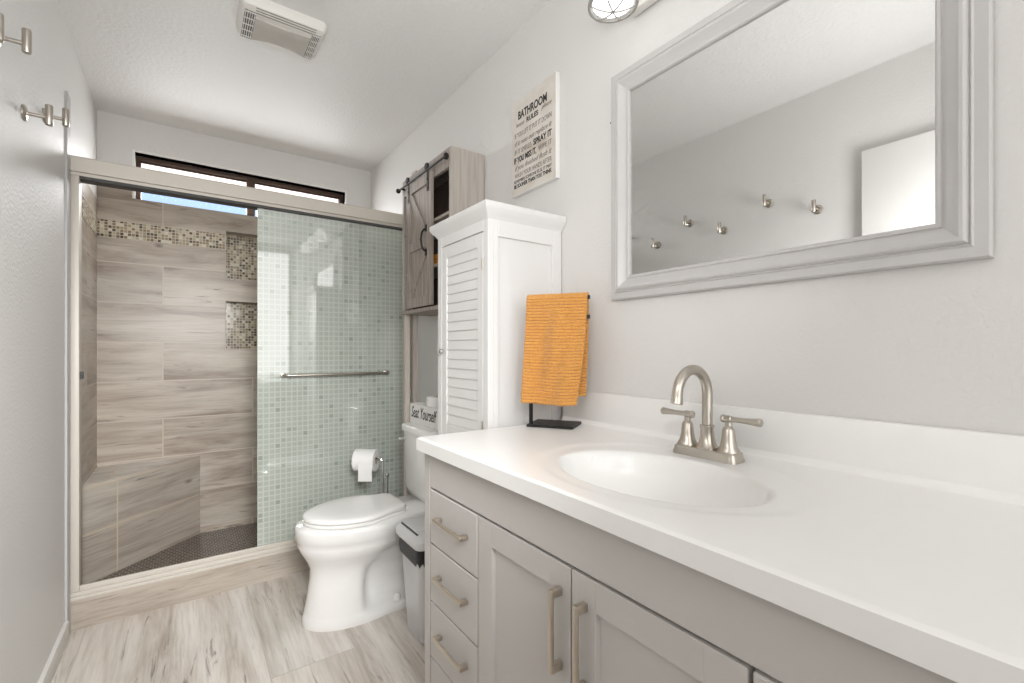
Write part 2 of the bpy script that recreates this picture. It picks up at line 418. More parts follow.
bm = B(); box(bm, XL - 0.1, XR + 0.1, YREAR - 0.1, YC + 0.002, -0.1, 0.0); struct('floor', bm, 'tile_floor', smooth=False)
bm = B(); box(bm, XL - 0.1, XR + 0.1, YREAR - 0.1, YB + 0.13, ZC, ZC + 0.1); struct('ceiling', bm, 'ceiling', smooth=False)
TS = 1.965
TT = 2.10             # top of shower tile
bm = B()
box(bm, XL - 0.1, XL, YREAR, YC, 0, ZC); box(bm, XL - 0.1, XL, YC, YB + 0.13, TS, ZC)
box(bm, XL - 0.1, XL, YC, YB + 0.13, 0, TS, mi=1)
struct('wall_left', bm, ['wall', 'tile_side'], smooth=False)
bm = B()
box(bm, XR, XR + 0.1, YREAR, YC, 0, ZC); box(bm, XR, XR + 0.1, YC, YB + 0.13, TS, ZC)
box(bm, XR, XR + 0.1, YC, YB + 0.13, 0, TS, mi=1)
struct('wall_right', bm, ['wall', 'tile_side'], smooth=False)
bm = B(); box(bm, XL - 0.1, XR + 0.1, YREAR - 0.1, YREAR, 0, ZC); struct('wall_rear', bm, 'wall', smooth=False)

# back wall with window opening and two niches
WX0, WX1, WZ0, WZ1 = -0.229, 0.921, 2.0, 2.262
NX0, NX1 = 0.206, 0.56
NI = [(1.587, 1.882), (1.156, 1.451)]
bm = B()
xs = sorted({XL, WX0, NX0, NX1, WX1, XR}); zs = sorted({0.0, NI[1][0], NI[1][1], NI[0][0], NI[0][1], WZ0, TT, WZ1, ZC})
for xa, xb in zip(xs, xs[1:]):
    for za, zb in zip(zs, zs[1:]):
        xm, zm = (xa + xb) / 2, (za + zb) / 2
        if WX0 < xm < WX1 and WZ0 < zm < WZ1: continue
        nic = NX0 < xm < NX1 and any(a < zm < b for a, b in NI)
        if nic: box(bm, xa, xb, YB + 0.09, YB + 0.13, za, zb, mi=2)
        else: box(bm, xa, xb, YB, YB + 0.13, za, zb, mi=1 if zm < TT else 0)
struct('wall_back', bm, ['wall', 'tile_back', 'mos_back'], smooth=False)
# thin edge trim around the niches
bm = B()
for za, zb in NI:
    for (a, b, c, d) in ((NX0 - .004, NX0, za, zb), (NX1, NX1 + .004, za, zb), (NX0 - .004, NX1 + .004, za - .004, za), (NX0 - .004, NX1 + .004, zb, zb + .004)):
        box(bm, a, b, YB - 0.003, YB + 0.01, c, d)
struct('trim_niche', bm, 'leg_wood', smooth=False)
# mosaic band round the shower
bm = B(); box(bm, XL + 0.003, NX0 - 0.004, YB - 0.003, YB + 0.001, 1.766, 1.861); box(bm, NX1 + 0.004, XR - 0.003, YB - 0.003, YB + 0.001, 1.766, 1.861)
struct('trim_mosaic_back', bm, 'mos_back', smooth=False)
bm = B(); box(bm, XL - 0.001, XL + 0.003, YC + 0.15, YB, 1.766, 1.861); box(bm, XR - 0.003, XR + 0.001, YC + 0.15, YB, 1.766, 1.861)
struct('trim_mosaic_side', bm, 'mos_side', smooth=False)
# wood-look tile edge strips on the side walls just outside the shower
bm = B(); box(bm, XL - 0.001, XL + 0.008, 2.512, YC - 0.001, 0.0, 2.178, 0.002); struct('trim_shower_left', bm, simple('grey_edge_tile', (0.46, 0.455, 0.45), 0.4), smooth=False)
bm = B(); box(bm, XR - 0.008, XR + 0.001, 2.512, YC - 0.001, 0.0, 2.20, 0.002); struct('trim_shower_right', bm, 'barn_side', smooth=False)
# baseboards
def baseboard(name, x0, x1, y0, y1):
    bm = B(); box(bm, x0, x1, y0, y1, 0.0, 0.075, 0.003); struct(name, bm, 'trim')
baseboard('baseboard_left', XL - 0.001, XL + 0.013, YREAR, 2.511)
baseboard('baseboard_right', XR - 0.013, XR + 0.001, 1.61, 2.511)
# window
wf = B()
FY0, FY1 = YB + 0.055, YB + 0.10
box(wf, WX0, WX1, FY0, FY1, WZ1 - 0.026, WZ1, 0.003); box(wf, WX0, WX1, FY0, FY1, WZ0, WZ0 + 0.012, 0.003)
box(wf, WX0, WX0 + 0.022, FY0, FY1, WZ0 + 0.02, WZ1 - 0.02, 0.003); box(wf, WX1 - 0.022, WX1, FY0, FY1, WZ0 + 0.02, WZ1 - 0.02, 0.003)
box(wf, 0.323, 0.369, FY0 - 0.006, FY1, WZ0 + 0.02, WZ1 - 0.02, 0.003)
W1 = struct('window_1', wf, 'bronze')
for i, (a, b) in enumerate(((WX0 + 0.02, 0.325), (0.367, WX1 - 0.02))):
    bm = B(); box(bm, a, b, YB + 0.075, YB + 0.079, WZ0 + 0.025, WZ1 - 0.03); link('window_pane', bm, 'pane', W1, smooth=False)
bm = B()
for (a, b, c, d) in ((WX0 - .012, WX1 + .012, WZ1, WZ1 + .012), (WX0 - .012, WX0, WZ0, WZ1), (WX1, WX1 + .012, WZ0, WZ1)):
    box(bm, a, b, YB - 0.006, YB + 0.055, c, d)
struct('trim_window', bm, 'trim', smooth=False)
bm = B(); box(bm, -2.6, 3.4, 4.02, 4.08, 2.33, 2.75)
struct('roof_eave', bm, 'eave', smooth=False)
# white door leaf standing open flat against the left wall (seen in the mirror)
bm = B(); box(bm, XL + 0.006, XL + 0.042, 0.02, 0.792, 0.01, 2.062, 0.002); struct('door_1', bm, 'trim')

# ------------------------------------------------------------------ shower
bm = B(); box(bm, XL, XR, YC, 2.715, 0.0, 0.126, mi=0)
box(bm, XL, XR, YC - 0.003, YC + 0.010, 0.120, 0.134, 0.003, mi=1)
struct('trim_shower_curb', bm, ['tile_curb', 'door_frame'])
bm = B(); box(bm, XL, XR, 2.71, YB, -0.05, 0.05); struct('floor_shower', bm, 'pebble_floor', smooth=False)
# tiled corner bench
bm = B()
P = [(XL, 2.895), (0.074, YB), (XL, YB)]
prism(bm, P, 0.05, 0.518)
bm.normal_update()
for f in bm.faces: f.material_index = 2 if abs(f.normal.z) > 0.5 else 0
a, c = Vector((XL, 2.895, 0)), Vector((0.074, YB, 0)); d = (c - a).normalized(); nn = Vector((d.y, -d.x, 0))
# grout lines of the bench face, thin raised strips
def strip(p0, p1, z0, z1, t=0.0015):
    q = [p0 + nn * t, p1 + nn * t, p1, p0]
    loft(bm, [[Vector((v.x, v.y, z0)) for v in q], [Vector((v.x, v.y, z1)) for v in q]])
n0 = len(bm.faces)
strip(a, c, 0.284, 0.288); strip(a + d * 0.155, a + d * 0.160, 0.05, 0.518)
strip(a, c, 0.500, 0.504)
bm.faces.ensure_lookup_table()
for f in bm.faces[n0:]: f.material_index = 1
bench_m = plank('wood_tile_bench', 0, 2, 8.0, 0.2180, -2.1, 0.068, CURB_T, GR, mortar=0.0)
bn = struct('shower_bench', bm, [bench_m, simple('sand_grout', GR, 0.8), plank('wood_tile_bench_top', 0, 1, 0.908, 0.2205, -0.30, 2.76, FLOOR_T, GR)], smooth=False)

# sliding door frame: header, jambs, sill
SD = thing('shower_door_frame', (0.36, 2.62, 0.13), 'satin champagne metal frame of the sliding shower door', 'door frame')
bm = B()
prof = [(2.575, 1.885), (2.575, 1.942), (2.582, 1.938), (2.596, 1.953), (2.63, 1.956), (2.655, 1.945), (2.66, 1.93), (2.66, 1.872), (2.59, 1.872), (2.586, 1.884)]
loft(bm, [[Vector((x, y, z)) for y, z in prof] for x in (XL + 0.001, XR - 0.001)]); link('header', bm, 'door_frame', SD, angle=25)
bm = B(); box(bm, XL + 0.001, XR - 0.001, 2.592, 2.655, 1.860, 1.872); link('gasket', bm, 'gasket', SD, smooth=False)
bm = B(); box(bm, XL + 0.001, XR - 0.001, 2.585, 2.665, 0.126, 0.150, 0.004); box(bm, XL + 0.001, XR - 0.001, 2.598, 2.606, 0.148, 0.170, 0.002)
link('sill_track', bm, 'door_frame', SD)
for x0, x1 in ((XL + 0.001, XL + 0.032), (XR - 0.032, XR - 0.001)):
    bm = B(); box(bm, x0, x1, 2.588, 2.650, 0.15, 1.872, 0.004); jb = link('jamb', bm, 'door_frame', SD)
    if x0 < 0:
        bm = B(); box(bm, x1, x1 + 0.010, 2.600, 2.620, 1.03, 1.06, 0.002); link('bumper', bm, 'gasket', jb)
GD = thing('shower_door', (0.7, 2.60, 0.152), 'pale green square-patterned glass sliding shower door with towel bar, behind the toilet', 'shower door')
bm = B(); box(bm, 0.294, XR - 0.035, 2.6075, 2.6155, 0.152, 1.871, 0.001, 1); link('glass_pane', bm, 'obscure', GD, smooth=False)
bm = B()
bx0, bx1, bz, by = 0.41, 0.955, 1.02, 2.558
pts = []
for k in range(7):
    t = k / 6 * PI / 2; pts.append((bx0 + 0.02 - 0.02 * math.sin(PI/2 - t) , by + 0.02 - 0.02 * math.sin(t), bz))
pts = [(bx0, 2.604, bz)] + pts + [(bx1 - 0.02 + 0.02 * math.sin(k / 6 * PI / 2), by + 0.02 - 0.02 * math.cos(k / 6 * PI / 2), bz) for k in range(7)] + [(bx1, 2.604, bz)]
tube(bm, pts, 0.0075, 12)
for x in (bx0, bx1): lathe(bm, (x, 2.6075, bz), (0, -1, 0), [(0, 0.014), (0.008, 0.014), (0.010, 0.009)], 16)
link('towel_bar', bm, 'nickel', GD)

# ------------------------------------------------------------------ vanity
VY0, VY1, VX, VT = -0.015, 1.211, 0.573, 0.869
VA = thing('vanity_cabinet', (0.83, 0.59, 0.0), 'grey shaker vanity cabinet with drawers and doors under the white sink top', 'vanity')
bm = B()
box(bm, VX, VX + 0.018, VY0, VY1, 0.09, VT, 0.001, 1); box(bm, VX - 0.0175, VX + 0.001, 1.1775, VY1, 0.09, VT, 0.001, 1); box(bm, VX - 0.0175, VX + 0.001, VY0, 0.0085, 0.09, VT, 0.001, 1); box(bm, VX + 0.018, XR - 0.002, VY0, VY0 + 0.016, 0.09, VT); box(bm, VX + 0.018, XR - 0.002, VY1 - 0.016, VY1, 0.09, VT)
box(bm, XR - 0.010, XR - 0.002, VY0 + 0.016, VY1 - 0.016, 0.09, VT); box(bm, VX + 0.018, XR - 0.010, VY0 + 0.016, VY1 - 0.016, 0.09, 0.105); box(bm, VX + 0.06, XR - 0.002, VY0 + 0.01, VY1 - 0.01, 0.0, 0.095)
link('body', bm, 'vanity', VA)
FX0 = VX - 0.018                    # front of the drawer and door faces
def pull(bm, p0, p1, out=0.024, wd=0.010):
    """flat bar pull between two points on the face (x = FX0)"""
    p0, p1 = Vector(p0), Vector(p1); d = (p1 - p0).normalized(); s = Vector((0, d.z, -d.y))
    def seg(a, b, w0, x0, x1):
        q = []
        for e, dx in ((a, 0), (b, 0)):
            pass
        pts = []
        for (t, sx) in ((a, -1), (b, -1), (b, 1), (a, 1)):
            pts.append(p0 + d * t + s * (sx * w0 / 2))
        t_ = bmesh.new()
        loft(t_, [[Vector((x0, v.y, v.z)) for v in pts], [Vector((x1, v.y, v.z)) for v in pts]])
        bmesh.ops.bevel(t_, geom=t_.edges[:], offset=0.0025, segments=2, profile=0.5, affect='EDGES'); merge(bm, t_)
    Ln = (p1 - p0).length
    seg(0, Ln, wd, FX0 - out, FX0 - out + 0.008)
    seg(0, 0.016, wd * 1.15, FX0 - out + 0.001, FX0 + 0.0005); seg(Ln - 0.016, Ln, wd * 1.15, FX0 - out + 0.001, FX0 + 0.0005)
def slab(y0, y1, z0, z1, name='drawer'):
    bm = B(); box(bm, FX0, VX, y0, y1, z0, z1, 0.002, 1); return link(name, bm, 'vanity', VA)
GAPW = 0.0042
slab(0.0125, 1.174, 0.7695, 0.866, 'apron_panel')
ZD = [0.764, 0.6125, 0.453, 0.299, 0.125]
for (ya, yb) in ((0.920, 1.174), (0.012, 0.285)):
    for za, zb in zip(ZD, ZD[1:]):
        d = slab(ya + GAPW / 2, yb - GAPW / 2, zb + GAPW, za)
        zc = (za + zb) / 2 + 0.010; yc = (ya + yb) / 2 - 0.008
        bm = B(); pull(bm, (0, yc + 0.078, zc), (0, yc - 0.076, zc)); link('handle', bm, 'champagne', d)
def shaker(y0, y1, z0, z1, hy):
    bm = B(); st = 0.058
    box(bm, FX0, VX, y0, y0 + st, z0, z1, 0.0006, 1); box(bm, FX0, VX, y1 - st, y1, z0, z1, 0.0006, 1)
    box(bm, FX0, VX, y0 + st - .0005, y1 - st + .0005, z1 - st * 0.9, z1, 0.0006, 1); box(bm, FX0, VX, y0 + st - .0005, y1 - st + .0005, z0, z0 + st, 0.0006, 1)
    d = link('door', bm, 'vanity', VA)
    bm = B(); box(bm, FX0 + 0.010, VX, y0 + st - 0.001, y1 - st + 0.001, z0 + st - 0.001, z1 - st * 0.9 + 0.001); link('panel', bm, 'vanity', d, smooth=False)
    bm = B(); pull(bm, (0, hy, 0.722), (0, hy, 0.572), 0.026, 0.011); link('handle', bm, 'champagne', d)
shaker(0.6030, 0.916, 0.127, 0.764, 0.630)
shaker(0.2890, 0.5995, 0.127, 0.764, 0.566)

# worktop with integral oval bowl
CX0, CX1, CY0, CY1, CZ = 0.532, XR - 0.001, -0.022, 1.215, 0.905
WT = thing('sink_countertop', (0.82, 0.59, VT), 'white cultured marble vanity top with integral oval sink and backsplash', 'countertop')
SCX, SCY, SA, SBY = 0.772, 0.595, 0.150, 0.215
def top_z(x, y):
    ex, ey = (x - SCX) / SA, (y - SCY) / SBY
    r = math.sqrt(ex * ex + ey * ey)
    z = CZ
    # shallow dished oval around bowl and faucet deck
    R = math.sqrt(((x - 0.80) / 0.225) ** 2 + ((y - SCY) / 0.285) ** 2)
    def ss(a, b, t):
        t = max(0, min(1, (t - a) / (b - a))); return t * t * (3 - 2 * t)
    z -= 0.003 * (1 - ss(0.92, 1.03, R))
    if r < 1.12:
        lip = 1 - ss(0.985, 1.06, r)
        z -= 0.010 * lip
        if r < 1.0:
            z -= 0.112 * (1 - r ** 3) ** 0.62
    return z
bm = B()
nx, ny = 110, 190
gv = []
for j in range(ny + 1):
    y = CY0 + (CY1 - CY0) * j / ny
    gv.append([bm.verts.new((CX0 + (CX1 - CX0) * i / nx, y, 0)) for i in range(nx + 1)])
for row in gv:
    for v in row:
        v.co.z = top_z(v.co.x, v.co.y)
        e = min(v.co.x - CX0, v.co.y - CY0, CY1 - v.co.y)   # eased front and side edges
        if e < 0.005: v.co.z -= 0.004 * (1 - e / 0.005) ** 2
for j in range(ny):
    for i in range(nx): bm.faces.new((gv[j][i], gv[j][i + 1], gv[j + 1][i + 1], gv[j + 1][i]))
ring = [gv[0][i] for i in range(nx + 1)] + [gv[j][nx] for j in range(1, ny + 1)] + [gv[ny][i] for i in range(nx - 1, -1, -1)] + [gv[j][0] for j in range(ny - 1, 0, -1)]
low = [bm.verts.new((v.co.x, v.co.y, VT)) for v in ring]
for k in range(len(ring)):
    bm.faces.new((ring[k], low[k], low[(k + 1) % len(ring)], ring[(k + 1) % len(ring)]))
link('sink_basin', bm, 'marble', WT, angle=50)
bm = B()
box(bm, XR - 0.022, XR - 0.001, CY0, CY1, CZ - 0.004, 1.012, 0.004, 2)
cv = [(XR - 0.022, CZ + 0.014), (XR - 0.0245, CZ + 0.006), (XR - 0.029, CZ + 0.0015), (XR - 0.036, CZ - 0.002), (XR - 0.022, CZ - 0.002)]
loft(bm, [[Vector((x, y, z)) for x, z in cv] for y in (CY0 + 0.001, CY1 - 0.001)])
link('backsplash', bm, 'marble', WT)
bm = B(); lathe(bm, (SCX, SCY, top_z(SCX, SCY) - 0.002), (0, 0, 1), [(0, 0.024), (0.004, 0.024), (0.006, 0.020), (0.005, 0.012), (0.008, 0.010), (0.009, 0.001)], 24); link('drain', bm, 'nickel', WT)

# faucet
FXc, FYc, FZ = 0.990, 0.609, 0.9008
FA = thing('faucet', (FXc, FYc, FZ), 'brushed nickel gooseneck faucet with two lever handles behind the sink', 'faucet')
def lozenge(hx, hy, z, r):
    out = []
    for cx, cy, a0 in ((hx - r, hy - r, 0), (-hx + r, hy - r, 90), (-hx + r, -hy + r, 180), (hx - r, -hy + r, 270)):
        for k in range(7):
            a = math.radians(a0 + k * 15); out.append(Vector((FXc + cx + r * math.cos(a), FYc + cy + r * math.sin(a), z)))
    return out
bm = B(); loft(bm, [lozenge(0.028, 0.079, FZ, 0.013), lozenge(0.028, 0.079, FZ + 0.005, 0.013), lozenge(0.0255, 0.0765, FZ + 0.012, 0.012), lozenge(0.025, 0.0755, FZ + 0.020, 0.012), lozenge(0.023, 0.0735, FZ + 0.022, 0.011)])
link('base_plate', bm, 'nickel', FA)
z0 = FZ + 0.021
bm = B(); lathe(bm, (FXc, FYc, z0), (0, 0, 1), [(0, 0.025), (0.004, 0.025), (0.012, 0.019), (0.028, 0.0155), (0.046, 0.0145), (0.050, 0.0165), (0.054, 0.0165), (0.056, 0.012)], 28)
col_ = link('spout_collar', bm, 'nickel', FA)
rr = 0.0575; zc = 1.048; xc = FXc - rr
pts = [(FXc, FYc, z0 + 0.05), (FXc, FYc, z0 + 0.08), (FXc, FYc, zc - 0.02)] + [(xc + rr * math.cos(math.radians(a)), FYc, zc + rr * math.sin(math.radians(a))) for a in range(0, 186, 8)]
last = pts[-1]; pts += [(last[0] - 0.0015, FYc, last[2] - 0.006), (last[0] - 0.003, FYc, last[2] - 0.012)]
rad = [0.0115] * (len(pts) - 3) + [0.0118, 0.0128, 0.0130]
bm = B(); tube(bm, pts, rad, 18); link('spout', bm, 'nickel', FA)
for sgn in (-1, 1):
    yc = FYc + sgn * 0.0515
    bm = B(); lathe(bm, (FXc, yc, z0), (0, 0, 1), [(0, 0.0235), (0.004, 0.0235), (0.012, 0.0185), (0.030, 0.0145), (0.050, 0.0130), (0.054, 0.011), (0.058, 0.0075), (0.068, 0.0075)], 26)
    h = link('handle', bm, 'nickel', FA)
    bm = B(); lathe(bm, (FXc, yc - sgn * 0.016, z0 + 0.074), (0, sgn, 0), [(0, 0.0075), (0.002, 0.0088), (0.006, 0.0088), (0.007, 0.0078), (0.022, 0.0080), (0.024, 0.0062), (0.05, 0.0060), (0.078, 0.0082), (0.085, 0.0092), (0.088, 0.0078)], 20)
    link('lever', bm, 'nickel', h)

# ------------------------------------------------------------------ mirror
MY0, MY1, MZ0, MZ1 = 0.160, 0.992, 1.304, 2.000
MI = thing('wall_mirror', (XR, 0.571, MZ0), 'large rectangular mirror in a silver grey moulded frame above the sink', 'mirror')
prof = [(0.0, 0.001), (0.0, 0.020), (0.003, 0.024), (0.020, 0.025), (0.023, 0.0285), (0.026, 0.0255), (0.029, 0.030), (0.033, 0.0325), (0.038, 0.032), (0.046, 0.026), (0.056, 0.019), (0.061, 0.0175), (0.063, 0.021), (0.068, 0.021), (0.071, 0.017), (0.073, 0.008)]
bm = B(); rings = []
for dd, hh in prof:
    x = XR - hh
    rings.append([Vector((x, MY0 + dd, MZ0 + dd)), Vector((x, MY1 - dd, MZ0 + dd)), Vector((x, MY1 - dd, MZ1 - dd)), Vector((x, MY0 + dd, MZ1 - dd))])
loft(bm, rings, False, False); link('frame', bm, 'silver_frame', MI, angle=20)
bm = B(); box(bm, XR - 0.0125, XR - 0.001, MY0 + 0.070, MY1 - 0.070, MZ0 + 0.070, MZ1 - 0.070); link('mirror_glass', bm, 'mirror', MI, smooth=False)

# small dark nail left of the mirror
bm = B(); lathe(bm, (XR, 1.0, 1.865), (-1, 0, 0), [(0, 0.0015), (0.010, 0.0015), (0.0105, 0.0035), (0.012, 0.0035)], 10)
tag(link('wall_nail', bm, 'black'), 'tiny dark nail in the wall beside the mirror frame', 'nail')

# ------------------------------------------------------------------ vanity light bar with three caged shades
VL = thing('vanity_light', (XR, 0.57, 2.13), 'nickel bar light with round caged glass shades above the mirror', 'light')
bm = B(); box(bm, XR - 0.034, XR - 0.001, 0.20, 0.915, 2.142, 2.212, 0.015, 4); link('backplate', bm, 'lamp_plate', VL)
LZ, LX = 2.122, 0.983
for yl in (0.892, 0.57, 0.255):
    bm = B()
    tube(bm, [(XR - 0.03, yl, 2.19), (LX + 0.05, yl, 2.225), (LX + 0.02, yl, 2.245), (LX, yl, 2.25)], 0.008, 10)
    lathe(bm, (LX, yl, LZ + 0.105), (0, 0, 1), [(0, 0.030), (0.012, 0.032), (0.022, 0.024), (0.030, 0.010)], 22)
    arm = link('arm', bm, 'nickel', VL)
    bm = B(); lathe(bm, (LX, yl, LZ + 0.004), (0, 0, 1), [(0, 0.057), (0.03, 0.054), (0.07, 0.043), (0.105, 0.028)], 30, cap=False)
    link('glass_shade', bm, 'shade_glass', arm)
    bm = B()
    R0 = 0.066
    tube(bm, [(LX + R0 * math.cos(k * PI / 18), yl + R0 * math.sin(k * PI / 18), LZ) for k in range(36)], 0.0045, 8, closed=True)
    for k in range(3):
        a = k * PI / 3 + 0.4
        pts = [(LX + R0 * math.cos(a), yl + R0 * math.sin(a), LZ)]
        for s in range(-8, 9):
            r = -R0 * s / 8; pts.append((LX + r * math.cos(a), yl + r * math.sin(a), LZ - 0.020 * (1 - (s / 8) ** 2)))
        tube(bm, pts[1:], 0.0022, 6)
    for k in range(6):
        a = k * PI / 3 + 0.4
        tube(bm, [(LX + (R0 + 0.003) * math.cos(a), yl + (R0 + 0.003) * math.sin(a), LZ), (LX + 0.058 * math.cos(a), yl + 0.058 * math.sin(a), LZ + 0.055), (LX + 0.032 * math.cos(a), yl + 0.032 * math.sin(a), LZ + 0.11)], 0.0018, 6)
    link('wire_cage', bm, 'cage', arm)
    bm = B(); lathe(bm, (LX, yl, LZ + 0.018), (0, 0, 1), [(0, 0.002), (0.004, 0.015), (0.014, 0.025), (0.028, 0.029), (0.045, 0.025), (0.065, 0.016), (0.09, 0.014)], 20)
    link('bulb', bm, 'bulb', arm)

# ------------------------------------------------------------------ bathroom rules sign
SG = thing('wall_sign', (XR, 1.39, 1.77), 'small white distressed wooden sign with printed bathroom rules', 'sign')
SY0, SY1, SZ0, SZ1 = 1.254, 1.527, 1.77, 2.152
bm = B(); box(bm, XR - 0.020, XR - 0.001, SY0, SY1, SZ0, SZ1, 0.001, 1); link('board', bm, 'trim', SG)
bm = B(); box(bm, XR - 0.0208, XR - 0.0198, SY0 + 0.002, SY1 - 0.002, SZ0 + 0.002, SZ1 - 0.002); link('face', bm, 'sign', SG, smooth=False)
def sline(s, ystart, wd, z, size, mat='ink', **kw):
    text('lettering', s, (XR - 0.0212, SY1 - ystart, z), (0, -1, 0), (0, 0, 1), size, mat, SG, extrude=0.0003, width=wd, **kw)
sline('BATHROOM', 0.045, 0.178, 2.068, 0.044, offset=0.0012)
sline('house', 0.030, 0.055, 2.040, 0.024, 'ink_soft', shear=0.45)
sline('RULES', 0.100, 0.072, 2.038, 0.026, offset=0.0008)
sline('please', 0.190, 0.060, 2.048, 0.024, 'ink_soft', shear=0.45)
sline('IF YOU LIFT IT PUT IT DOWN', 0.022, 0.228, 1.998, 0.028, 'ink_soft')
sline('if it runs out replace it', 0.022, 0.228, 1.966, 0.028, 'ink_soft', shear=0.45)
sline('IF IT SMELLS', 0.022, 0.108, 1.932, 0.028, 'ink_soft')
sline('SPRAY IT', 0.142, 0.108, 1.932, 0.032, offset=0.0010)
sline('IF YOU MISS IT,', 0.018, 0.142, 1.898, 0.032, offset=0.0010)
sline('WIPE IT', 0.172, 0.078, 1.900, 0.027, 'ink_soft')
sline('if you finished flush it', 0.022, 0.228, 1.868, 0.028, 'ink_soft', shear=0.45)
sline('WASH YOUR HANDS AFTER', 0.022, 0.228, 1.838, 0.026, 'ink_soft')
sline('REMEMBER SOMEONE ELSE, IT MAY', 0.018, 0.232, 1.818, 0.018)
sline('BE SOONER THAN YOU THINK', 0.018, 0.232, 1.798, 0.021, offset=0.0006)

# ------------------------------------------------------------------ tall white louvered cabinet
TX, TY0, TY1, TZ = 0.790, 1.244, 1.602, 1.575
TC = thing('linen_cabinet', (0.95, 1.42, 0.0), 'tall white linen cabinet with a louvered door between vanity and toilet', 'cabinet')
bm = B(); px = 0.004
box(bm, TX + 0.012, XR - 0.003, TY0 + 0.012, TY1, 0.0, TZ)                       # carcass
for (xa, xb) in ((TX, TX + 0.040), (XR - 0.045, XR - 0.003)): box(bm, max(xa, TX + 0.0202), xb, TY0, TY0 + 0.02, 0, TZ, 0.0008, 1)   # side stiles
box(bm, TX + 0.040, XR - 0.045, TY0, TY0 + 0.02, TZ - 0.055, TZ, 0.0015, 1); box(bm, TX + 0.040, XR - 0.045, TY0, TY0 + 0.02, 0.02, 0.09, 0.0015, 1)
box(bm, TX, TX + 0.02, TY0, TY0 + 0.030, 0, TZ, 0.0015, 1); box(bm, TX, TX + 0.02, TY1 - 0.030, TY1, 0, TZ, 0.0015, 1)     # front stiles
box(bm, TX, TX + 0.02, TY0 + 0.03, TY1 - 0.03, 1.538, TZ, 0.0015, 1); box(bm, TX, TX + 0.02, TY0 + 0.03, TY1 - 0.03, 0.0, 0.10, 0.0015, 1); box(bm, TX, TX + 0.02, TY0 + 0.03, TY1 - 0.03, 0.79, 0.83, 0.0015, 1)
link('body', bm, 'white_cab', TC)
bm = B()
cp = [(0.0, TZ - 0.002), (0.004, TZ + 0.004), (0.008, TZ + 0.010), (0.016, TZ + 0.018), (0.022, TZ + 0.028), (0.024, TZ + 0.032), (0.024, TZ + 0.046), (0.021, TZ + 0.049), (0.018, TZ + 0.050)]
loft(bm, [[Vector((TX - o, TY0 - o, z)), Vector((XR - 0.002, TY0 - o, z)), Vector((XR - 0.002, TY1 + o, z)), Vector((TX - o, TY1 + o, z))] for o, z in cp])
link('crown', bm, 'white_cab', TC, angle=30)
def louver_door(z0, z1, hinge_z, knob_z):
    y0, y1 = TY0 + 0.033, TY1 - 0.033; st = 0.036; x0, x1 = TX + 0.001, TX + 0.017
    bm = B()
    box(bm, x0, x1, y0, y0 + st, z0, z1, 0.0015, 1); box(bm, x0, x1, y1 - st, y1, z0, z1, 0.0015, 1)
    box(bm, x0, x1, y0 + st, y1 - st, z1 - 0.045, z1, 0.0015, 1); box(bm, x0, x1, y0 + st, y1 - st, z0, z0 + 0.045, 0.0015, 1)
    d = link('door', bm, 'white_cab', TC)
    bm = B(); za, zb = z0 + 0.045, z1 - 0.045; n = max(3, round((zb - za) / 0.034)); h = (zb - za) / n
    for k in range(n):
        a = za + k * h
        q = [(x1 - 0.002, a), (x0 + 0.0032, a + 0.001), (x0 + 0.0026, a + 0.004), (x0 + 0.0062, a + h), (x1 - 0.002, a + h)]
        loft(bm, [[Vector((x, y, z)) for x, z in q] for y in (y0 + st - 0.001, y1 - st + 0.001)])
    link('louvers', bm, 'white_cab', d, smooth=False)
    for hz in hinge_z:
        bm = B(); lathe(bm, (x0 - 0.002, y0 - 0.002, hz - 0.018), (0, 0, 1), [(0, 0.0035), (0.036, 0.0035)], 10); link('hinge', bm, 'nickel', d)
    bm = B(); lathe(bm, (x0, y1 - 0.016, knob_z), (-1, 0, 0), [(0, 0.005), (0.006, 0.005), (0.012, 0.010), (0.018, 0.009), (0.020, 0.004)], 16); link('knob', bm, 'chrome', d)
louver_door(0.832, 1.535, (1.43, 0.90), 1.146)
louver_door(0.103, 0.788, (0.20, 0.70), 0.60)

# ------------------------------------------------------------------ over-toilet cabinet with a barn door
EX, EY0, EY1, EZ0, EZ1 = 0.931, 1.765, 2.303, 1.352, 2.030
ET = thing('toilet_storage_cabinet', (1.0, 2.03, 0.0), 'weathered grey wooden cabinet with sliding barn door above the toilet', 'cabinet')
bm = B(); t = 0.016
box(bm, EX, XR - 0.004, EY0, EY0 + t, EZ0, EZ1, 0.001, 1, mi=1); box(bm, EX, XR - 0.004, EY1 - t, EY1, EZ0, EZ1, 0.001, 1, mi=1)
box(bm, EX, XR - 0.004, EY0 + t, EY1 - t, EZ1 - t, EZ1 - 0.0005, 0.001, 1); box(bm, EX - 0.008, XR - 0.004, EY0 - 0.004, EY1 + 0.006, EZ0 - 0.018, EZ0, 0.001, 1)
box(bm, EX, EX + 0.016, EY0 + t, EY1 - t, 1.945, EZ1 - t, 0.001, 1)
link('body', bm, ['barn', 'barn_side'], ET)
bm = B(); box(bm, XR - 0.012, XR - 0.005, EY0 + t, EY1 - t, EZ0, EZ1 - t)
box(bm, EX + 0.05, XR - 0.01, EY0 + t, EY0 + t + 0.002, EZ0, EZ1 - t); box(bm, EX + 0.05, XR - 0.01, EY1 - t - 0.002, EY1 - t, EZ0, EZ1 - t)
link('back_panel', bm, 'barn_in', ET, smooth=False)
for z in (1.755, 1.544):
    bm = B(); box(bm, EX + 0.002, XR - 0.012, EY0 + t + .002, EY1 - t - .002, z - 0.014, z, 0.001, 1); link('shelf', bm, 'barn', ET)
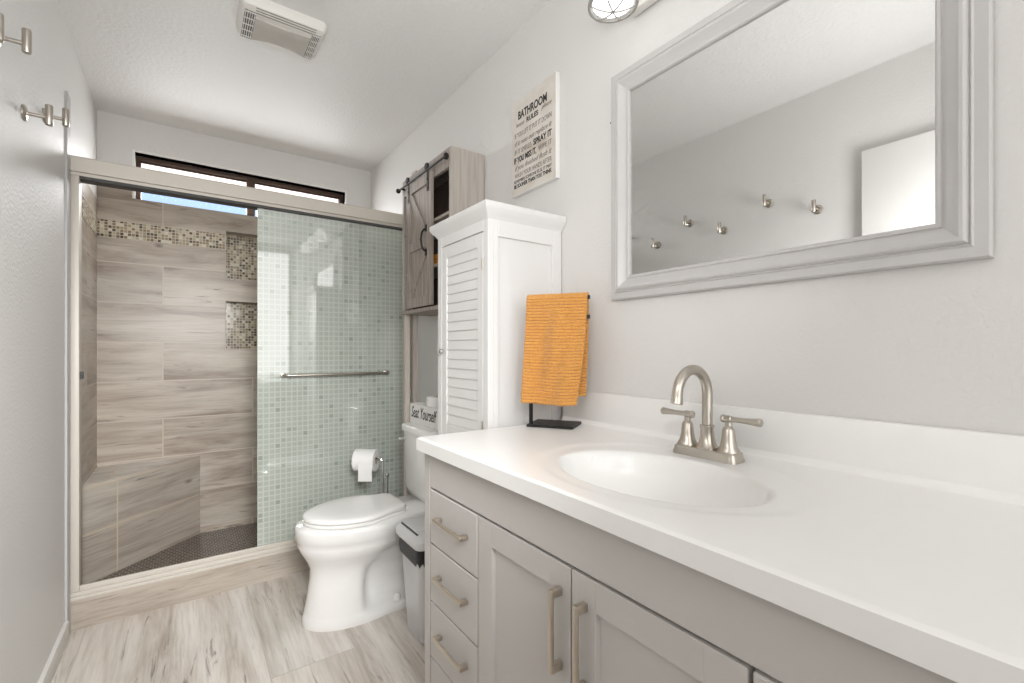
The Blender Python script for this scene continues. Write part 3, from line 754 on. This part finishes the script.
for ya in (EY0 + 0.002, EY1 - 0.034):
    for xa in (EX + 0.003, 0.978):
        bm = B(); box(bm, xa, xa + 0.026, ya, ya + 0.030, 0.0, EZ0 - 0.017, 0.002, 1); link('leg', bm, 'leg_wood' if xa < 0.95 else 'barn_side', ET)
for ya in (EY0 + 0.010, EY1 - 0.028):
    bm = B(); box(bm, 0.945, 0.985, ya, ya + 0.018, 0.24, 0.26); link('stretcher', bm, 'leg_wood', ET)
# sliding door
DX0, DX1, DY0, DY1, DZ0, DZ1 = EX - 0.016, EX - 0.001, 1.928, 2.212, 1.358, 1.972
bm = B(); sw = 0.042
box(bm, DX0, DX1, DY0, DY0 + sw, DZ0, DZ1, 0.001, 1); box(bm, DX0, DX1, DY1 - sw, DY1, DZ0, DZ1, 0.001, 1)
for za, zb in ((DZ1 - 0.048, DZ1), (1.635, 1.677), (DZ0, DZ0 + 0.048)): box(bm, DX0, DX1, DY0 + sw, DY1 - sw, za, zb, 0.001, 1)
def diag(p, q, wd=0.030):
    p, q = Vector((0, *p)), Vector((0, *q)); d = (q - p).normalized(); s = Vector((0, -d.z, d.y)) * wd / 2
    pts = [p + s, q + s, q - s, p - s]
    loft(bm, [[Vector((x, v.y, v.z)) for v in pts] for x in (DX0 + 0.001, DX0 + 0.010)])
diag((DY1 - sw, DZ1 - 0.048), (DY0 + sw, 1.677)); diag((DY0 + sw, 1.635), (DY1 - sw, DZ0 + 0.048))
BD = link('door', bm, 'barn', ET)
bm = B()
nb = 4; yw = (DY1 - DY0 - 2 * sw) / nb
for k in range(nb): box(bm, DX0 + 0.009, DX1, DY0 + sw + k * yw + 0.001, DY0 + sw + (k + 1) * yw - 0.001, DZ0 + 0.04, DZ1 - 0.04, 0.001, 1)
link('boards', bm, 'barn', BD)
bm = B(); hz = [(1.610, 0), (1.614, 0.012), (1.630, 0.022), (1.662, 0.026), (1.694, 0.022), (1.710, 0.012), (1.714, 0)]
tube(bm, [(DX0 - o, DY0 + 0.05, z) for z, o in hz], 0.0045, 8)
for z in (1.606, 1.718): box(bm, DX0 - 0.004, DX0 + 0.0005, DY0 + 0.041, DY0 + 0.059, z - 0.016, z + 0.016, 0.0015, 1)
link('handle', bm, 'black', BD)
for yy in (DY0 + 0.030, DY1 - 0.030):
    bm = B(); box(bm, DX0 - 0.004, DX0 + 0.0005, yy - 0.008, yy + 0.008, 1.885, 1.995, 0.001, 1)
    lathe(bm, (DX0 - 0.012, yy, 1.997), (1, 0, 0), [(0, 0.014), (0.004, 0.017), (0.010, 0.017), (0.012, 0.012)], 16)
    for z in (1.90, 1.94): lathe(bm, (DX0 - 0.004, yy, z), (-1, 0, 0), [(0, 0.004), (0.003, 0.003)], 8)
    link('hanger', bm, 'black', BD)
bm = B(); tube(bm, [(DX0 - 0.004, EY0 + 0.004, 1.983), (DX0 - 0.004, EY1 + 0.008, 1.983)], 0.005, 10)
for yy in (EY0 + 0.004, EY1 + 0.008): lathe(bm, (DX0 - 0.004, yy - 0.008, 1.983), (0, 1, 0), [(0, 0.008), (0.004, 0.012), (0.012, 0.012), (0.016, 0.008)], 14)
for yy in (EY0 + 0.03, EY1 - 0.03): lathe(bm, (DX0 - 0.006, yy, 1.983), (1, 0, 0), [(0, 0.005), (0.028, 0.005)], 8)
link('rail', bm, 'black', ET)
# folded cloth on the shelf
def rounded_slab(bm, x0, x1, y0, y1, z0, z1): box(bm, x0, x1, y0, y1, z0, z1, min(0.012, (z1 - z0) * 0.45), 3)
bm = B(); rounded_slab(bm, 0.950, 1.080, 1.86, 2.03, 1.5445, 1.572); rounded_slab(bm, 0.952, 1.078, 1.863, 2.028, 1.570, 1.600)
tag(link('folded_washcloth', bm, 'terry_stored'), 'folded orange washcloth on the lower shelf of the barn door cabinet', 'washcloth')

# ------------------------------------------------------------------ toilet
TYc = 2.07
TO = thing('toilet', (0.70, TYc, 0.0), 'white two-piece elongated toilet with closed lid', 'toilet')
def outline(z, xf, xb, W, Wr, xr0, xr1, cap, n=30, rb=0.03):
    """closed ring: elliptical front, full width W, tapering to Wr between xr0 and xr1, rounded back"""
    top = []
    for k in range(n + 1):
        s = k / n; x = xf + (xb - xf) * (s ** 1.6 if s < 1 else 1)
        wv = W
        if x < xf + cap: q = 1 - (x - xf) / cap; wv = W * math.sqrt(max(0, 1 - abs(q) ** 2.1))
        if x > xr0:
            t = min(1, (x - xr0) / (xr1 - xr0)); t = t * t * (3 - 2 * t); wv = wv * (1 - t) + Wr * t
        if x > xb - rb: q = (x - (xb - rb)) / rb; wv = wv - rb * (1 - math.sqrt(max(0, 1 - q * q)))
        top.append((x, wv))
    pts = [Vector((x, TYc - w_, z)) for x, w_ in top] + [Vector((x, TYc + w_, z)) for x, w_ in reversed(top[1:])]
    return pts
S = [  # z, front, back, W, Wr, taper start, taper end, cap
    (0.000, 0.397, 1.040, 0.134, 0.122, .62, .75, .22), (0.012, 0.396, 1.042, 0.135, 0.123, .62, .75, .22),
    (0.030, 0.399, 1.038, 0.131, 0.118, .63, .70, .22), (0.042, 0.403, 1.03, 0.127, 0.092, .62, .67, .22),
    (0.050, 0.406, 1.02, 0.124, 0.050, .615, .66, .21), (0.10, 0.415, 1.00, 0.117, 0.032, .615, .655, .20), (0.16, 0.424, 0.99, 0.111, 0.034, .615, .655, .20),
    (0.195, 0.429, 0.98, 0.110, 0.046, .615, .665, .20), (0.232, 0.428, 0.98, 0.116, 0.084, .61, .70, .20), (0.262, 0.416, 0.98, 0.130, 0.095, .62, .74, .22), (0.29, 0.400, 0.985, 0.150, 0.112, .64, .80, .25),
    (0.312, 0.388, 0.99, 0.165, 0.120, .66, .84, .28), (0.335, 0.380, 1.00, 0.174, 0.126, .67, .86, .30), (0.350, 0.381, 1.03, 0.174, 0.130, .67, .86, .30), (0.358, 0.375, 1.06, 0.180, 0.133, .67, .86, .30), (0.40, 0.371, 1.075, 0.184, 0.137, .67, .86, .30),
    (0.412, 0.373, 1.073, 0.182, 0.135, .67, .86, .30), (0.417, 0.379, 1.068, 0.176, 0.130, .67, .86, .30)]
bm = B(); loft(bm, [outline(*s) for s in S]); link('bowl', bm, 'porcelain', TO, angle=60)
def seat_ring(z, g): return outline(z, 0.400 + g, 0.818 - g * 0.5, 0.176 - g, 0.118 - g * 0.5, .60, .80, .27, rb=0.028)
bm = B(); loft(bm, [seat_ring(0.4165, 0.014), seat_ring(0.4205, 0.013), seat_ring(0.4215, 0.002), seat_ring(0.424, 0.0), seat_ring(0.431, 0.0), seat_ring(0.4335, 0.003), seat_ring(0.4338, 0.013)]); link('seat', bm, 'seat_plastic', TO, angle=50)
bm = B(); loft(bm, [seat_ring(0.4335, 0.013), seat_ring(0.4378, 0.013), seat_ring(0.438, 0.003), seat_ring(0.440, 0.001), seat_ring(0.447, 0.001), seat_ring(0.453, 0.005), seat_ring(0.457, 0.020), seat_ring(0.4595, 0.06), seat_ring(0.460, 0.10)]); link('lid', bm, 'seat_plastic', TO, angle=50)
bm = B()
for s in (-1, 1):
    bm = B(); box(bm, 0.812, 0.836, TYc + s * 0.07 - 0.016, TYc + s * 0.07 + 0.016, 0.416, 0.434, 0.006, 3); link('lid_hinge', bm, 'seat_plastic', TO)

def rrect(x0, x1, y0, y1, z, r, bow=0.0):
    out = []
    for cx, cy, a0 in ((x1 - r, y1 - r, 0), (x0 + r, y1 - r, 90), (x0 + r, y0 + r, 180), (x1 - r, y0 + r, 270)):
        for k in range(8):
            a = math.radians(a0 + k * 90 / 7); x = cx + r * math.cos(a); y = cy + r * math.sin(a)
            if x < (x0 + x1) / 2: x -= bow * (1 - ((y - (y0 + y1) / 2) / ((y1 - y0) / 2)) ** 2)
            out.append(Vector((x, y, z)))
    return out
T0, T1 = TYc - 0.190, TYc + 0.188
bm = B(); loft(bm, [rrect(0.945, 1.07, T0 + .03, T1 - .03, 0.418, .03, .01), rrect(0.928, 1.08, T0 + .012, T1 - .012, 0.428, .035, .012), rrect(0.920, 1.084, T0 + .006, T1 - .006, 0.46, .035, .014), rrect(0.914, 1.086, T0 + .003, T1 - .003, 0.74, .035, .016)])
link('tank', bm, 'porcelain', TO, angle=50)
bm = B(); loft(bm, [rrect(0.911, 1.088, T0, T1, 0.740, .035, .016), rrect(0.903, 1.090, T0 - .006, T1 + .006, 0.744, .038, .016), rrect(0.902, 1.090, T0 - .007, T1 + .007, 0.768, .038, .016), rrect(0.907, 1.088, T0 - .002, T1 + .002, 0.777, .036, .016), rrect(0.922, 1.08, T0 + .015, T1 - .015, 0.780, .03, .014)])
link('tank_lid', bm, 'porcelain', TO, angle=50)
bm = B(); lathe(bm, (0.914, T1 - 0.035, 0.70), (-1, 0, 0), [(0, 0.012), (0.008, 0.012), (0.012, 0.008)], 14); tube(bm, [(0.904, T1 - 0.035, 0.70), (0.899, T1 - 0.022, 0.699), (0.896, T1 - 0.004, 0.697)], [0.006, 0.006, 0.007], 10)
link('flush_lever', bm, 'chrome', TO)
for s in (-1, 1):
    bm = B(); lathe(bm, (0.775, TYc + s * 0.094, 0.030), (0, 0, 1), [(0, 0.015), (0.022, 0.014), (0.030, 0.010), (0.033, 0.003)], 14); link('bolt_cap', bm, 'seat_plastic', TO)

# box and roll on the tank
BX = thing('tank_box', (1.0, 2.04, 0.7805), 'white lettered wooden box on the toilet tank lid', 'box')
bx0, bx1, by0, by1, bz0, bz1 = 0.945, 1.065, 1.875, 2.235, 0.7805, 0.878
bm = B()
for a in ((bx0, bx0 + .009, by0, by1), (bx1 - .009, bx1, by0, by1), (bx0 + .009, bx1 - .009, by0, by0 + .009), (bx0 + .009, bx1 - .009, by1 - .009, by1)): box(bm, *a, bz0, bz1, 0.001, 1)
box(bm, bx0 + .005, bx1 - .005, by0 + .005, by1 - .005, bz0, bz0 + .006)
link('body', bm, 'box_white', BX)
text('lettering', 'Seat Yourself', (bx0 - 0.0003, by1 - 0.018, 0.811), (0, -1, 0), (0, 0, 1), 0.080, 'ink', BX, extrude=0.0004, offset=0.0006, shear=0.35, width=0.29)
def roll(name, c, axis, length, R, r, label, group=None):
    bm = B(); a = Vector(axis).normalized(); o = Vector(c) - a * length / 2
    lathe(bm, o, a, [(0.0, r), (0.0, R - 0.003), (0.003, R), (length - 0.003, R), (length, R - 0.003), (length, r)], 40, cap=False)
    root = link(name, bm, 'paper', angle=40); tag(root, label, 'toilet paper', group)
    bm = B(); lathe(bm, o + a * 0.001, a, [(0, r - 0.0015), (length - 0.002, r - 0.0015), (length - 0.002, r), (0, r), (0, r - 0.0015)], 30, cap=False)
    link('cardboard_core', bm, 'card', root); return root, o, a
roll('toilet_paper_roll', (1.003, 2.045, bz0 + 0.0065 + 0.052 + 0.03), (0, 0, 1), 0.104 + 0.06 - 0.055, 0.050, 0.019, 'spare white toilet paper roll standing in the lettered box')

# ------------------------------------------------------------------ free-standing roll holder
PS = thing('toilet_paper_stand', (0.862, 2.395, 0.0), 'slim chrome toilet paper stand between toilet and shower door', 'toilet paper holder')
bm = B(); lathe(bm, (0.862, 2.395, 0), (0, 0, 1), [(0, 0.075), (0.012, 0.075), (0.016, 0.070), (0.018, 0.01)], 32); link('base', bm, 'chrome', PS)
ax = Vector((0.78, -0.62, 0)).normalized()
px0, py0 = 0.853, 2.383
zr = 0.580
bm = B(); pts = [(px0, py0, 0.016), (px0, py0, 0.3), (px0, py0, zr - 0.03)]
for k in range(1, 7):
    a = k / 6 * PI / 2; pts.append((px0 - ax.x * 0.03 * (1 - math.cos(a)), py0 - ax.y * 0.03 * (1 - math.cos(a)), zr - 0.03 + 0.03 * math.sin(a)))
pts += [(px0 - ax.x * 0.16, py0 - ax.y * 0.16, zr), (px0 - ax.x * 0.165, py0 - ax.y * 0.165, zr + 0.010)]
tube(bm, pts, 0.005, 12); link('pole', bm, 'chrome', PS)
bm = B(); tube(bm, [(0.884, 2.40, 0.016), (0.884, 2.40, 0.47)], 0.005, 10); lathe(bm, (0.884, 2.40, 0.468), (0, 0, 1), [(0, 0.006), (0.006, 0.010), (0.014, 0.011), (0.020, 0.007), (0.022, 0.001)], 14)
link('spare_roll_post', bm, 'chrome', PS)
rc = Vector((px0, py0, zr)) - ax * 0.090; rc.z = zr - 0.014
RL, o, a = roll('toilet_paper_roll', rc, ax, 0.112, 0.058, 0.020, 'white toilet paper roll with a loose sheet hanging on the chrome stand')
side = Vector((ax.y, -ax.x, 0)).normalized()
if side.y > 0: side = -side
bm = B(); prev = []
for (s, z) in ((0.056, rc.z + 0.005), (0.0572, rc.z - 0.02), (0.0570, rc.z - 0.06), (0.0560, rc.z - 0.098)):
    p = Vector((rc.x, rc.y, 0)) + side * s; prev.append([Vector((*(p + ax * -0.020).xy, z)), Vector((*(p + ax * 0.052).xy, z))])
for off in (0, 0.0006):
    R = [[bm.verts.new(q + side * off) for q in r] for r in prev]
    for r0, r1 in zip(R, R[1:]): bm.faces.new((r0[0], r0[1], r1[1], r1[0]))
link('loose_sheet', bm, 'paper', RL)

# ------------------------------------------------------------------ waste bin
WB = thing('waste_bin', (0.86, 1.73, 0.0), 'small grey plastic waste bin with flap lid and black bag beside the toilet', 'waste bin')
bx0, bx1, by0, by1 = 0.722, 0.970, 1.625, 1.845
def R_(i, z, r=0.03): return rrect(bx0 + i, bx1 - i, by0 + i, by1 - i, z, r)
bm = B(); loft(bm, [R_(0.032, 0.0, .03), R_(0.026, 0.004), R_(0.010, 0.3000), R_(0.008, 0.3750), R_(0.012, 0.3750), R_(0.014, 0.33)], True, True); link('body', bm, 'bin', WB, angle=50)
bm = B(); lv = []
for z, i in ((0.3300, 0.0075), (0.322, 0.003), (0.3450, -0.001), (0.3750, 0.000), (0.3950, 0.002)):
    q = R_(i, z); lv.append([p + Vector((0, 0, 0.010 * math.sin(k * 1.9) * (1 if z < 0.335 else 0.2))) for k, p in enumerate(q)])
loft(bm, lv, False, False); link('bag_liner', bm, 'bag', WB, angle=60)
bm = B(); loft(bm, [R_(-0.006, 0.3850), R_(-0.010, 0.3900), R_(-0.010, 0.4150), R_(0.004, 0.4320), R_(0.018, 0.4400), R_(0.05, 0.4420)]); ld = link('lid', bm, 'bin_lid', WB, angle=40)
bm = B(); box(bm, bx0 + 0.010, bx0 + 0.125, by0 + 0.03, by1 - 0.03, 0.4350, 0.4470, 0.004, 2); link('flap', bm, 'bin_lid', ld)
bm = B(); box(bm, bx0 + 0.126, bx0 + 0.132, by0 + 0.02, by1 - 0.02, 0.4360, 0.4445); box(bm, bx0 + 0.030, bx0 + 0.130, by1 - 0.032, by1 - 0.027, 0.4340, 0.4435); box(bm, bx0 + 0.006, bx0 + 0.011, by0 + 0.03, by1 - 0.03, 0.4300, 0.4385); link('flap_seam', bm, 'gasket', ld, smooth=False)

# ------------------------------------------------------------------ towel stand and towel
A_ = Vector((0.55, -0.835, 0)).normalized(); Nn = Vector((0.835, 0.55, 0)).normalized()
P0 = Vector((0.904, 1.167, 0)); CTZ = 0.9053
ST = thing('towel_stand', (0.981, 1.138, CTZ), 'black metal countertop towel stand holding the orange towel', 'towel stand')
bm = B(); c = P0 + A_ * 0.064 + Nn * 0.048
q = [c + A_ * sa * 0.075 + Nn * sn * 0.060 for sa, sn in ((-1, -1), (1, -1), (1, 1), (-1, 1))]
loft(bm, [[Vector((v.x, v.y, z)) for v in q] for z in (CTZ, CTZ + 0.008)]); link('base', bm, 'black', ST, smooth=False)
def sqbar(bm, p, qd, r):
    p, qd = Vector(p), Vector(qd); d = (qd - p).normalized(); _, e1, e2 = frame_of(d)
    loft(bm, [[o_ + e1 * a * r + e2 * b * r for a, b in ((-1, -1), (1, -1), (1, 1), (-1, 1))] for o_ in (p, qd)])
bm = B(); sqbar(bm, (P0.x, P0.y, CTZ + 0.007), (P0.x, P0.y, 1.322), 0.0045); link('post', bm, 'black', ST, smooth=False)
AZ1, AZ2 = 1.312, 1.252
for z, off in ((AZ1, 0.0), (AZ2, 0.0)):
    bm = B(); e = P0 + A_ * 0.190 + Nn * off; s0 = P0 + Nn * off
    sqbar(bm, (s0.x, s0.y, z), (e.x, e.y, z), 0.0058); link('arm', bm, 'black', ST, smooth=False)
bm = B()
ns, nf, nb_ = 44, 250, 200
Lf, Lb = 0.346, 0.325
def tw(s, t):
    """s 0..1 along the arm; t arc length from the fold (front negative, back positive)"""
    rad_ = 0.010
    x = -0.010 + s * 0.195
    if abs(t) < rad_ * PI / 2:
        a = t / rad_; off = rad_ * math.sin(a); z = AZ1 + 0.003 + rad_ * math.cos(a)
    else:
        dn = abs(t) - rad_ * PI / 2; sg = 1 if t > 0 else -1
        fold = 0.0085 * math.sin(s * 8.0 + 0.8 - dn * 7) * min(1, dn / 0.1) + 0.0035 * math.sin(s * 19 + dn * 11) * min(1, dn / 0.15)
        off = sg * (rad_ - 0.0015 + min(0.008, dn * 0.05)) + fold * (1 if sg < 0 else 0.6)
        if sg < 0: off -= 0.004
        z = AZ1 + 0.003 - dn
        x += (-0.012 * (dn / 0.33) - 0.020 * s * (dn / 0.33) ** 2) if sg < 0 else (-0.006 * dn / 0.33 - 0.006 * s * (dn / 0.33))
        z -= 0.006 * math.sin(s * 2.6 + (0 if sg < 0 else 1)) * (dn / 0.33) * (1 if s < 2 else 0)
    rib = 0.0023 * math.sin(t * 2 * PI / 0.0095)
    off += rib * (-1 if t < 0 else 1) if abs(t) > 0.012 else 0
    p = P0 + A_ * x + Nn * off
    return Vector((p.x, p.y, z))
ts = [-Lf + (Lf + Lb) * k / (nf + nb_) for k in range(nf + nb_ + 1)]
G = [[bm.verts.new(tw(i / ns, t)) for i in range(ns + 1)] for t in ts]
for r0, r1 in zip(G, G[1:]):
    for i in range(ns): bm.faces.new((r0[i], r0[i + 1], r1[i + 1], r1[i]))
tow = link('hand_towel', bm, 'towel', angle=180)
tag(tow, 'ribbed orange hand towel draped over the black stand on the counter', 'towel')
sm = tow.modifiers.new('thickness', 'SOLIDIFY'); sm.thickness = 0.005; sm.offset = 0

# ------------------------------------------------------------------ wall hooks
HKG = 'brushed nickel hooks on the left wall'
def make_hook(y, z, label):
    h = thing('wall_hook', (XL, y, z), label, 'hook', HKG)
    bm = B(); lathe(bm, (XL, y, z), (1, 0, 0), [(0, 0.023), (0.004, 0.023), (0.007, 0.019), (0.009, 0.012)], 24); link('mount', bm, 'nickel', h)
    bm = B(); lathe(bm, (XL + 0.008, y, z), (1, 0, 0), [(0, 0.0055), (0.042, 0.0055)], 14); link('stem', bm, 'nickel', h)
    bm = B(); lathe(bm, (XL + 0.0545, y, z - 0.022), (0, 0, 1), [(0, 0.0085), (0.002, 0.0095), (0.058, 0.0095), (0.060, 0.0085)], 18); link('peg', bm, 'nickel', h)
    return h
H0 = make_hook(2.18, 1.942, 'brushed nickel wall hook closest to the shower door')
for y, z, lab in ((1.94, 1.850, 'brushed nickel wall hook second from the shower, in the lower row'),
                  (1.70, 1.942, 'brushed nickel wall hook third from the shower, at the left photo edge'),
                  (1.475, 1.850, 'brushed nickel wall hook fourth from the shower, reflected in the mirror in the lower row'),
                  (1.222, 1.942, 'brushed nickel wall hook in the upper row, reflected highest in the mirror'),
                  (0.985, 1.850, 'brushed nickel wall hook reflected beside the white door in the mirror')):
    c = copy_tree(H0); c.location = (XL, y, z); c['label'] = lab

# ------------------------------------------------------------------ ceiling fan light
VN = thing('exhaust_fan', (0.314, 2.03, ZC), 'ivory ceiling exhaust fan with smoky curved light lens', 'exhaust fan')
vx0, vx1, vy0, vy1 = 0.164, 0.464, 1.918, 2.137
def vr(x0, x1, y0, y1, z, r): return rrect(x0, x1, y0, y1, z, r)
bm = B(); loft(bm, [vr(vx0, vx1, vy0, vy1, ZC, .02), vr(vx0, vx1, vy0, vy1, ZC - 0.012, .02), vr(vx0 + .006, vx1 - .006, vy0 + .008, vy1 - .004, ZC - 0.034, .018), vr(vx0 + .016, vx1 - .016, vy0 + .030, vy1 - .010, ZC - 0.044, .014)])
link('housing', bm, 'vent', VN, angle=40)
# curved lens: concave towards the middle of its long sides
bm = B(); rows = []
for i in range(17):
    s = i / 16; x = vx0 + 0.052 + s * (vx1 - vx0 - 0.104); pin = 0.020 * (1 - (2 * s - 1) ** 2)
    ya, yb = vy0 + 0.050 + pin * 0.4, vy1 - 0.008 - pin
    rows.append([Vector((x, ya, ZC - 0.042)), Vector((x, ya + 0.006, ZC - 0.049)), Vector((x, (ya + yb) / 2, ZC - 0.052)), Vector((x, yb - 0.006, ZC - 0.047)), Vector((x, yb, ZC - 0.036)), Vector((x, (ya + yb) / 2, ZC - 0.040))])
loft(bm, rows); link('lens', bm, 'lens', VN, angle=40)
for xa, xb in ((vx0 + 0.016, vx0 + 0.052), (vx1 - 0.050, vx1 - 0.020)):
    bm = B(); box(bm, xa, xb, vy0 + 0.030, vy1 - 0.012, ZC - 0.0455, ZC - 0.043); g = link('grille_shade_plate', bm, 'vent_dark', VN, smooth=False)  # raised dark plate painted as the shade behind the grille
    bm = B()
    for k in range(5): xx = xa + 0.002 + k * (xb - xa - 0.006) / 4; box(bm, xx, xx + 0.0022, vy0 + 0.030, vy1 - 0.012, ZC - 0.049, ZC - 0.0445)
    for k in range(5): yy = vy0 + 0.034 + k * 0.0395; box(bm, xa, xb, yy, yy + 0.003, ZC - 0.0485, ZC - 0.0445)
    link('grille', bm, 'vent', g, smooth=False)
bm = B()
for k in range(3):
    yy = vy0 + 0.012 + k * 0.009; zz = ZC - 0.0335 - k * 0.0040
    box(bm, vx0 + 0.05, vx1 - 0.04, yy, yy + 0.0025, zz - 0.004, zz)
link('slot_shade_bars', bm, 'vent_dark', VN, smooth=False)  # raised dark bars painted as shaded openings
